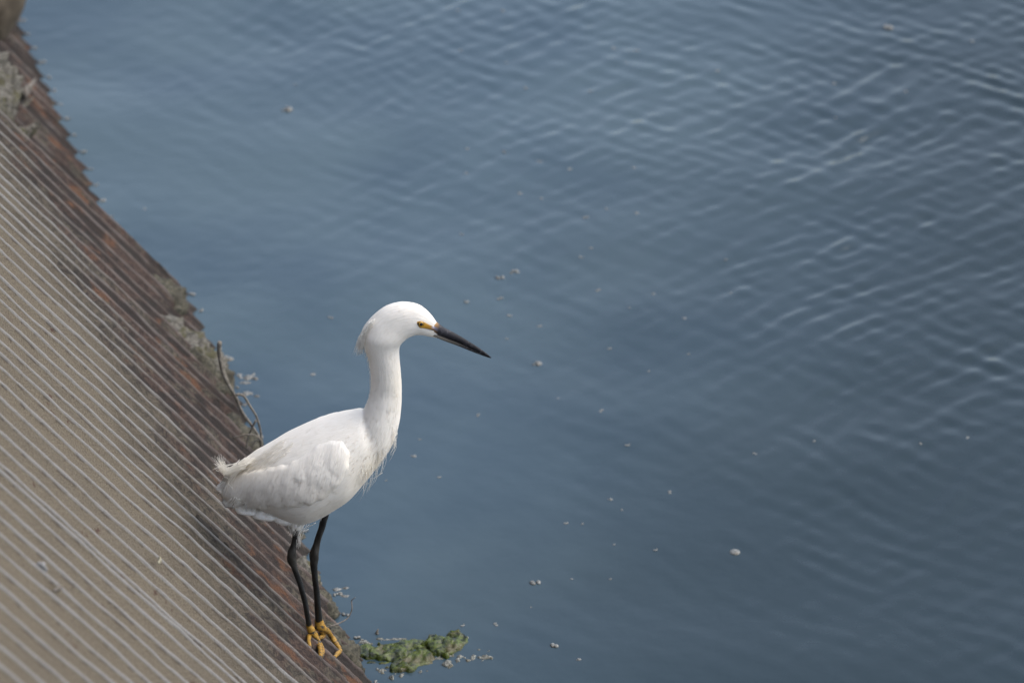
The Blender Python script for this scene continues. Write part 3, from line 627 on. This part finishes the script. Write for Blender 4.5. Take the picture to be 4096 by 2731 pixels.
# feathers: root x,y, tip x,y, half width, thickness
FE = []
rf = random.Random(5)
for row, (x0, y0, x1, y1, n, L, wdt, ang) in enumerate([(1385,1800,1235,1812,5,120,34,106),(1392,1850,1040,1880,10,150,30,103),(1370,1905,930,1905,11,150,30,112),(1290,1950,920,1940,8,130,30,126)]):
    for k in range(n):
        t_ = (k+.35*rf.random())/(n-1); x = x0+(x1-x0)*t_+rf.uniform(-12, 12); y = y0+(y1-y0)*t_+rf.uniform(-20, 20); a_ = math.radians(ang+rf.uniform(-7, 7)+10*t_); l_ = L*rf.uniform(.85, 1.2)
        FE.append((x-math.cos(a_)*l_*.4*-0, y-l_*.25, a_, l_, wdt*rf.uniform(.9, 1.2), row))
FE.append((1400, 1795, math.radians(108), 130, 42, 6)); FE.append((1350, 1770, math.radians(100), 120, 36, 5)); FE.append((1210, 1850, math.radians(95), 75, 32, 6))
FE.append((1385, 1850, math.radians(122), 110, 30, 5))
def relief(x, y):
    h = 0.0
    for fx, fy, a_, l_, wd, row in FE:
        dx, dy = x-fx, y-fy; al = (dx*math.cos(a_)+dy*math.sin(a_))/l_
        if al < -.15 or al > 1.02: continue
        ac = (-dx*math.sin(a_)+dy*math.cos(a_))/wd
        if abs(ac) > 1: continue
        tip = 1-max(0, (al-.62)/.40)**2
        if abs(ac) > tip**.5 if tip > 0 else True: continue
        v = (.25+.75*max(al, 0))*(1-.55*(ac/(tip**.5))**2)*(1-max(0, (al-.8)/.2)**2*.35)
        h = max(h, v*(1.0+.05*row))
    return h
def wing(mirror):
    st = 5.0; xs = np.arange(872, 1412, st); ys = np.arange(1744, 2060, st)
    n1_, n2_ = len(xs), len(ys); R_ = np.zeros((n1_, n2_)); D_ = np.zeros((n1_, n2_))
    for i, x in enumerate(xs):
        for k, y in enumerate(ys):
            D_[i, k] = inpoly_dist(x+2.5*math.sin(y*.11), y+2.5*math.sin(x*.13))
            if D_[i, k] > -8: R_[i, k] = relief(x, y)
    # soften the steps a little
    for _ in range(2):
        R_[1:-1, 1:-1] = R_[1:-1, 1:-1]*.5+.125*(R_[2:, 1:-1]+R_[:-2, 1:-1]+R_[1:-1, 2:]+R_[1:-1, :-2])
    vid = -np.ones((n1_, n2_), int); V = []; Bt = []; T_ = []; U_ = []
    for i, x in enumerate(xs):
        for k, y in enumerate(ys):
            if D_[i, k] < -st*1.1: continue
            p, n_ = near_surface(x, y)
            if p is None: continue
            ed = ss(np.array(D_[i, k]/26.))
            topedge = 1.0
            h = -.0015 + (.0034*ed**.9 + .0029*R_[i, k]*ss(np.array(D_[i, k]/9.)))
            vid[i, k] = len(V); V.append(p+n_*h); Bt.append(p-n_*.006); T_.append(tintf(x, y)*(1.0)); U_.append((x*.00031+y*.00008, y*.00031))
    N_ = len(V); F = []; E = {}
    for i in range(n1_-1):
        for k in range(n2_-1):
            q = [vid[i, k], vid[i, k+1], vid[i+1, k+1], vid[i+1, k]]
            if min(q) >= 0:
                F.append(q)
                for p_, q_ in zip(q, q[1:]+q[:1]):
                    if (q_, p_) in E: del E[(q_, p_)]
                    else: E[(p_, q_)] = 1
    top = list(F)
    F += [[z+N_ for z in f[::-1]] for f in top]
    F += [[q_, p_, p_+N_, q_+N_] for p_, q_ in E]
    V = np.array(V+Bt)
    if mirror: V[:, 1] = 2*YC-V[:, 1]; F = [f[::-1] for f in F]
    return V, F, np.array(T_+T_), np.array(U_+U_)
for mir in (False, True):
    V, F, T_, U_ = wing(mir)
    if not mir: WV = BVHTree.FromPolygons([Vector(v) for v in V], F)
    part('wing', V, F, WINGM, bird, uvs=U_, cols=T_)
# ---- strands
class Strands:
    def __init__(s): s.V = []; s.F = []; s.C = []
    def add(s, P, r0, r1, tint, k=3, n=9, mid=1.0):
        P = catmull(P, n); R = np.linspace(r0, r1, n)
        V, F = tube(P, R, k); o = len(s.V); s.V += list(V); s.F += [[i+o for i in f] for f in F]; s.C += [tint]*len(V)
    def build(s, name, mat=None): return part(name, s.V, s.F, mat or PLUME, bird, cols=np.array(s.C))
rs = random.Random(9); gs = lambda s_: rs.gauss(0, s_)
def lateral(spread): return rs.uniform(-spread, spread)
W1 = np.array([.95, .935, .90]); CR = np.array([.93, .88, .78])
def path_px(pts, dy0, dy1=None):
    dy1 = dy0 if dy1 is None else dy1; n = len(pts)
    return [on_y(x, y, YC+dy0+(dy1-dy0)*k/(n-1)) for k, (x, y) in enumerate(pts)]
# nape crest
cr = Strands()
for k in range(190):
    f = rs.random(); lat = rs.uniform(-.014, .006)
    rx, ry = 1500-55*f+gs(5), 1275+75*f+gs(4)
    tx, ty = 1413+55*rs.random()**.8+gs(3), 1424-35*rs.random()+gs(3)
    if rs.random() < .4: tx, ty = 1440+gs(9), 1390+gs(14)
    mx, my = rx*.5+tx*.5-7+gs(2), ry*.5+ty*.5-6+gs(3)
    cr.add(path_px([(rx, ry), (mx, my), (tx, ty)], lat, lat*1.2), .00042, .00010, W1*(.9+.1*rs.random()))
cr.build('crest')
# breast plumes
bp = Strands()
for k in range(70):
    u = rs.random(); lat = -abs(lateral(.028)) if rs.random() < .75 else lateral(.03)
    if u < .2:
        rx, ry = 1575+gs(9), 1700+gs(26); tx, ty = 1552+gs(10), 1835+gs(22)
    elif u < .75:
        rx, ry = 1520+gs(22), 1770+gs(30); tx, ty = 1500+gs(18), 1905+gs(24)
    else:
        rx, ry = 1470+gs(25), 1850+gs(25); tx, ty = 1438+gs(18), 1975+gs(16)
    p0_, n_ = near_surface(rx, ry)
    if u > .97: tx += 6; ty += 35
    else: tx, ty = rx+(tx-rx)*.8, ry+(ty-ry)*.8
    end = on_y(tx, ty, p0_[1]+.01+gs(.003)); mid = (p0_+end)/2+n_*.003+np.array([.002, 0, 0])
    bp.add([p0_+n_*-.0012, mid, end], .00032, .00006, W1*.5+CR*.5 if rs.random() < .5 else W1, n=8)
bp.build('breast_plumes')
# drooping back plumes with the upturned tail wisps
tp = Strands()
for k in range(190):
    s_ = rs.random(); rx, ry = 960+60*s_+gs(10), 1850-25*s_+gs(10); 
    if rs.random() < .62:
        tx, ty = 868+gs(10)+rs.random()*25, 1838+gs(14)+30*rs.random(); mx, my = 908+gs(6), 1893+gs(9)-20*s_*rs.random()
    else:
        tx, ty = 905+gs(12), 1975+gs(18); mx, my = 930+gs(6), 1910+gs(8)
    lat = lateral(.024)
    tp.add(path_px([(rx, ry+12), (mx, my), (tx, ty)], lat), .00048, .00009, W1*.6+CR*.4)
for k in range(90):      # long scapular plumes lying on the back
    x, y = rs.uniform(980, 1180), 0; f = (x-980)/200; y = 1835-110*f+rs.uniform(8, 75); L = rs.uniform(70, 140); a_ = math.radians(150+gs(6))
    P = []
    for t_ in (0, .35, .7, 1):
        qx, qy = x+math.cos(a_)*L*t_, y+math.sin(a_)*L*t_+10*t_*t_; p, n_ = drape(qx, qy)
        if p is None: break
        P.append(p+n_*(.0012+.0018*t_))
    if len(P) == 4: tp.add(P, .00035, .0001, W1*.6+CR*.4 if rs.random() < .5 else W1)
tp.build('back_plumes')
# undertail and belly fluff, thigh tufts
bf = Strands()
for k in range(380):
    t_ = rs.random(); x = 945+260*t_; yb = np.interp(x, [945, 1000, 1060, 1110, 1160, 1205], [2030, 2055, 2068, 2088, 2098, 2106])
    lat = -rs.uniform(.014, .030) if rs.random() < .7 else lateral(.02); a_ = math.radians(128+gs(14)); L = rs.uniform(26, 52)
    x0_, y0_ = x+gs(6), yb-L*.75+gs(5)-12
    yy = YC+lat
    bf.add([on_y(x0_, y0_, yy), on_y(x0_+math.cos(a_)*L*.5-2, y0_+math.sin(a_)*L*.5, yy), on_y(x0_+math.cos(a_)*L, y0_+math.sin(a_)*L, yy)], .0005, .0001, W1)
for k in range(150):
    x0_, y0_ = 1195+gs(22), 2070+gs(14); tx, ty = 1172+gs(12)+rs.random()*22, 2132+gs(9); yy = YC-.018+gs(.006)
    bf.add([on_y(x0_, y0_, yy), on_y((x0_+tx)/2-3, (y0_+ty)/2, yy-.004), on_y(tx, ty, yy)], .0006, .0001, W1)
for k in range(7):
    x0_ = 1194+gs(6); bf.add([on_y(x0_, 2140, YC-.022), on_y(x0_+4, 2165, YC-.026), on_y(x0_-4+gs(5), 2190+gs(4), YC-.024)], .0004, .0001, W1)
bf.build('belly_fluff'); bf = Strands()
for k in range(60):
    x0_, y0_ = 1298+gs(5), 2040+gs(6); bf.add([on_y(x0_, y0_, YC+.012), on_y(x0_-2, y0_+14, YC+.010), on_y(x0_-10+gs(5), y0_+32+gs(5), YC+.010)], .0006, .0001, W1)
bf.build('thigh_fluff')
# fluffy lobes of down under the wing edge
dj = Join(); dc = []
for x, y, rx, ry, yy in [(1000, 2028, 60, 26, -.008), (1075, 2046, 70, 32, -.012), (1150, 2060, 60, 38, -.014), (1190, 2082, 30, 34, -.014)]:
    c = on_y(x, y, YC+yy); o_ = len(dj.V); nu, nw = 16, 24; VV = []
    for i in range(nu):
        ph = math.pi*i/(nu-1)
        for q in range(nw):
            th = 2*math.pi*q/nw; d = np.array([math.sin(ph)*math.cos(th), math.sin(ph)*math.sin(th), math.cos(ph)]); kk = 1+.10*vnoise(d*2.2+c*9, 1.0)
            VV.append(c+d*kk*np.array([rx*.00032, .015, ry*.00034]))
    dj.add((VV, grid_faces(nu, nw, True).tolist()))
part('down', dj.V, dj.F, PLUM, bird, cols=np.tile(W1*.99, (len(dj.V), 1)), uvs=np.array([(v[0]*1.0, v[2]) for v in dj.V]))
# ---- fine body barbs (texture of the coat)
fb = Strands()
def flow(x, y):
    if y < 1330 and x > 1560: return math.radians(165)
    if x > 1440 and y < 1640: return math.radians(100) if y > 1400 else math.radians(140)
    if x > 1440: return math.radians(112)
    if x > 1250 and y > 1950: return math.radians(150)
    return math.radians(128)
tries = 0; made = 0
while made < 1100 and tries < 9000:
    tries += 1
    x, y = rs.uniform(890, 1730), rs.uniform(1215, 2100)
    if inpoly_dist(x, y) > 6 or (x-1694)**2+(y-1300)**2 < 52**2: continue
    a_ = flow(x, y)+gs(.12); L = rs.uniform(18, 46)*(.5 if y < 1400 else 1); P = []
    for t_ in (0, .5, 1):
        p, n_ = drape(x+math.cos(a_)*L*t_, y+math.sin(a_)*L*t_)
        if p is None or n_@(-ray(x, y)) < .12: break
        P.append(p+n_*(-.0003+.0004*t_))
    if len(P) < 3: continue
    fb.add(P, .00026, .00008, np.minimum(tintf(x, y)*rs.uniform(1.02, 1.12), .96), n=5); made += 1
made = 0
while made < 450:      # barbs lying on the folded wing
    x, y = rs.uniform(900, 1400), rs.uniform(1765, 2035)
    if inpoly_dist(x, y) < 14: continue
    a_ = math.radians(np.interp(x, [900, 1150, 1400], [128, 112, 104]))+gs(.12); L = rs.uniform(22, 60); P = []
    for t_ in (0, .5, 1):
        d = Vector(ray(x+math.cos(a_)*L*t_, y+math.sin(a_)*L*t_)).normalized(); h_, n_, i_, q_ = WV.ray_cast(Vector(CAM), d, 20)
        if h_ is None: break
        if n_.dot(d) > 0: n_ = -n_
        P.append(np.array(h_)+np.array(n_)*(-.0003+.0004*t_))
    made += 1
    if len(P) == 3: fb.add(P, .00026, .00008, np.minimum(tintf(x, y)*rs.uniform(1.02, 1.12), .96), n=5)
# soft fringe on the nape and neck back
for k in range(60):
    t_ = rs.random(); i_ = rs.uniform(1400, 1600); x = np.interp(i_, [1400, 1437, 1477, 1548, 1592, 1610], [1462, 1473, 1480, 1482, 1470, 1463])
    yy = YC+lateral(.006); fb.add([on_y(x+6, i_, yy), on_y(x+1, i_+12, yy), on_y(x-3+gs(2), i_+24, yy)], .0003, .00008, W1, n=4)
fb.build('fine_barbs')
# ---- bill
def mandible(pairs, halfw, tint):
    P = catmull(np.array([p+(h_,) for p, h_ in zip(pairs, halfw)], float), 50); V = []; C = []; NRb = 20
    for k, (tx, ty, bx, by, hw) in enumerate(P):
        T_ = pxm(tx, ty); B_ = pxm(bx, by); c = (T_+B_)/2; h_ = max(np.linalg.norm(T_-B_)/2, .0002); e = (T_-B_)/np.linalg.norm(T_-B_)
        for q in range(NRb):
            th = 2*math.pi*q/NRb; V.append(c+e*h_*math.cos(th)+np.array([0, 1, 0])*max(hw, .0002)*math.sin(th)); C.append(tint(tx, ty, math.cos(th)))
    F = grid_faces(len(P), NRb, True).tolist(); F.append(list(range(NRb))); F.append([(len(P)-1)*NRb+q for q in range(NRb)][::-1])
    return V, F, C
def tu(x, y, c):
    b = np.array([.010, .010, .012]); g = np.array([.34, .19, .07]) if abs(c-.05) > .35 else np.array([.22, .21, .27]); f = max(0, 1-(x-1744)/16)
    l = np.array([.05, .05, .06]); f2 = max(0, min(1, 1-(x-1765)/70))*.5
    return (b*(1-f2)+l*f2)*(1-f)+g*f
def tl(x, y, c):
    b = np.array([.014, .013, .012]); g = np.array([.15, .13, .105]); f = max(0, min(1, 1-(x-1750)/130))
    return b*(1-f)+g*f
V, F, C = mandible([(1738,1284,1712,1322),(1751,1292,1738,1330),(1774,1309,1764,1341),(1810,1328,1800,1356),(1846,1348,1836,1370),(1905,1384,1896,1400),(1944,1411,1938,1420),(1966,1430,1964,1432)],
    [.0054, .0054, .0049, .0042, .0036, .0024, .0013, .0003], tu); part('upper_bill', V, F, BILL, bird, cols=np.array(C))
V, F, C = mandible([(1712,1318,1708,1334),(1738,1328,1732,1342),(1764,1339,1760,1354),(1800,1354,1793,1367),(1836,1368,1830,1381),(1896,1398,1890,1406),(1938,1418,1934,1423),(1962,1430,1960,1432)],
    [.0028, .0038, .0043, .0038, .0032, .0020, .0010, .0003], tl); part('lower_bill', V, F, BILL, bird, cols=np.array(C))
# ---- lores: thin bare skin patch draped on both sides of the face
LP = [(1663,1284),(1672,1281),(1684,1281),(1697,1286),(1712,1294),(1726,1301),(1742,1307),(1750,1316),(1744,1325),(1728,1322),(1712,1318),(1694,1314),(1680,1313),(1672,1308),(1665,1299),(1662,1290)]
LPc = catmull(np.array(LP+[LP[0]], float), 48)[:-1]
def patch(poly, lift, depth, mat, name, tint, mirror, rings_=5, dome=.0004):
    c = poly.mean(0); V = []; C = []; n = len(poly)
    for r__ in range(rings_+1):
        f = 1-r__/(rings_)*.98
        for x, y in (poly-c)*f+c:
            p, n_ = near_surface(x, y); V.append(p+n_*(-depth if r__ == 0 else lift+dome*(1-f))); C.append(tint(x, y))
    V = np.array(V)
    if mirror: V[:, 1] = 2*YC-V[:, 1]
    F = grid_faces(rings_+1, n, True).tolist(); F.append([(rings_)*n+q for q in range(n)]); F.append(list(range(n))[::-1])
    if mirror: F = [f[::-1] for f in F]
    return part(name, V, F, mat, bird, cols=np.array(C))
def tlore(x, y):
    yel = np.array([.42, .225, .018]); br_ = np.array([.29, .145, .03]); dk = np.array([.05, .04, .035]); lav = np.array([.30, .29, .36])
    f = min(max((x-1690)/40, 0), 1); c = yel*(1-f)+br_*f
    if x > 1712 and y > 1314: c = dk*.7+c*.3
    if x > 1727 and y < 1312: c = lav
    return c
EYE = (1683.5, 1294.5)
for mir in (False, True): patch(LPc, .0005, .0015, SKIN, 'facial_skin', tlore, mir)
ang = np.linspace(0, 2*math.pi, 33)[:-1]
for mir in (False, True):
    ex, ey = EYE; ep, en = near_surface(ex, ey)
    lid = np.stack([ex-.5+13.8*np.cos(ang)+2*np.cos(ang)**2*np.sign(np.cos(ang)), ey+11.2*np.sin(ang)], -1)
    patch(lid, .0011, .001, LID, 'eyelid', lambda x, y: np.array([.1, .1, .1]), mir, dome=.0002)
    er = part('eye', *[z for z in (lambda: None,)][:0], [], [], None, bird) if False else None
    def disc(r, lift, dome, mat, name, parent, cx=0, cy=0):
        V = []; n = 32; rr_ = 6
        for k in range(rr_+1):
            f = 1-k/rr_*.97
            for a_ in ang:
                V.append(near_surface(ex+cx, ey+cy)[0]+en*(lift+dome*(1-f*f)) + (np.array([1, 0, 0])-en*en[0])*r*f*math.cos(a_) + np.cross(en, np.array([1, 0, 0]))*r*f*math.sin(a_))
        V += [v-en*.0025 for v in V[:32]]
        V = np.array(V)
        if mir: V[:, 1] = 2*YC-V[:, 1]
        F = grid_faces(rr_+1, 32, True).tolist(); F.append([rr_*32+q for q in range(32)]); b0 = (rr_+1)*32
        F += [[q, (q+1) % 32, b0+(q+1) % 32, b0+q][::-1] for q in range(32)]
        off = np.array(bird.location)
        o = mesh_obj(name, V-off, F, mat, parent) if parent is bird else mesh_obj(name, V-off, F, mat, parent)
        return o
    eyeo = disc(.0031, .0014, .0008, IRIS, 'eye', bird)
    disc(.00235, .0019, .0010, PUPIL, 'pupil', eyeo)
# ---- legs and feet
dark = np.array([.006, .007, .0075]); brown = np.array([.022, .019, .015])
def leg(pts, rad, dys, foot_toes, palm, name='leg'):
    P = [on_y(x, y, YC+d) for (x, y), d in zip(pts, dys)]
    V, F = tube(P, rad, 18, 110, bumps=lambda t_, th: .05*math.sin(th*3+t_*40)+.035*math.sin(t_*330)*(1 if t_ > .35 else .3))
    V = np.array(V)
    C = []
    zs = V[:, 2]; zt, zb = P[0][2], P[-1][2]
    for v in V:
        f = (zt-v[2])/(zt-zb); k = math.exp(-((f-.30)/.14)**2); C.append(dark*(1-k)+brown*k if f < .9 or True else dark)
    lo = part(name, V, F, LEGM, bird, cols=np.array(C))
    jn = Join(); cl = []
    pc = on_y(palm[0], palm[1], YC+dys[-1])
    # ankle sleeve and palm
    jn.add(tube([P[-1]+np.array([0, 0, .010])*0+ (P[-2]-P[-1])*.08, P[-1], pc, pc-np.array([0, 0, .006])], [rad[-1]*.96, rad[-1]*1.14, rad[-1]*1.45, rad[-1]*.9], 16, 22, bumps=lambda t_, th: .05*math.sin(t_*60)))
    for toe, rr_ in foot_toes:
        TP = [pc-np.array([0, 0, .002])]
        for q, (x, y) in enumerate(toe):
            s_ = on_slope(x, y, 0.0); y_lim = pc[1]+(s_[1]-pc[1])*min(1, (q+1)/2.2)
            TP.append(on_y(x, y, y_lim-.002))
        R_ = np.linspace(rr_*1.15, rr_*.72, len(TP))
        jn.add(tube(TP, R_, 12, 46, bumps=lambda t_, th: .07*math.sin(t_*95)+.06*math.sin(t_*17)))
        d_ = TP[-1]-TP[-2]; d_ /= np.linalg.norm(d_)
        cl.append(tube([TP[-1]-d_*.002, TP[-1]+d_*.004, TP[-1]+d_*.009-np.array([0, 0, .003])], [rr_*.6, rr_*.42, rr_*.08], 8, 10))
    off = np.array(bird.location)
    fo = mesh_obj('foot', np.array(jn.V)-off, jn.F, FOOT, lo)
    for cv, cf in cl: mesh_obj('claw', np.array(cv)-off, cf, CLAW, lo)
sc = .00032
leg([(1190,2085),(1182,2140),(1175,2180),(1167,2213),(1167,2240),(1177,2268),(1196,2321),(1213,2379),(1225,2433),(1236,2500)],
    [12*sc, 11*sc, 13*sc, 18*sc, 17*sc, 12.5*sc, 11.5*sc, 11*sc, 10.5*sc, 11*sc], [-.022]*3+[-.024]*3+[-.022, -.018, -.014, -.010],
    [([(1238,2535),(1235,2562),(1240,2586)], .0030), ([(1262,2540),(1275,2575),(1281,2600),(1282,2626)], .0037), ([(1272,2560),(1290,2590),(1291,2618)], .0026)], (1245, 2520))
leg([(1304,2050),(1294,2085),(1282,2125),(1267,2172),(1257,2218),(1256,2250),(1257,2285),(1264,2345),(1270,2410),(1275,2482)],
    [13*sc, 14*sc, 13*sc, 13.5*sc, 19*sc, 16*sc, 13*sc, 12*sc, 13*sc, 15*sc], [.012]*4+[.010]*3+[.014, .018, .022],
    [([(1284,2520),(1293,2536),(1288,2545),(1276,2549)], .0036), ([(1306,2520),(1322,2540),(1340,2566),(1360,2598),(1350,2612),(1337,2627)], .0036), ([(1262,2512),(1256,2530)], .0028)], (1280, 2503))
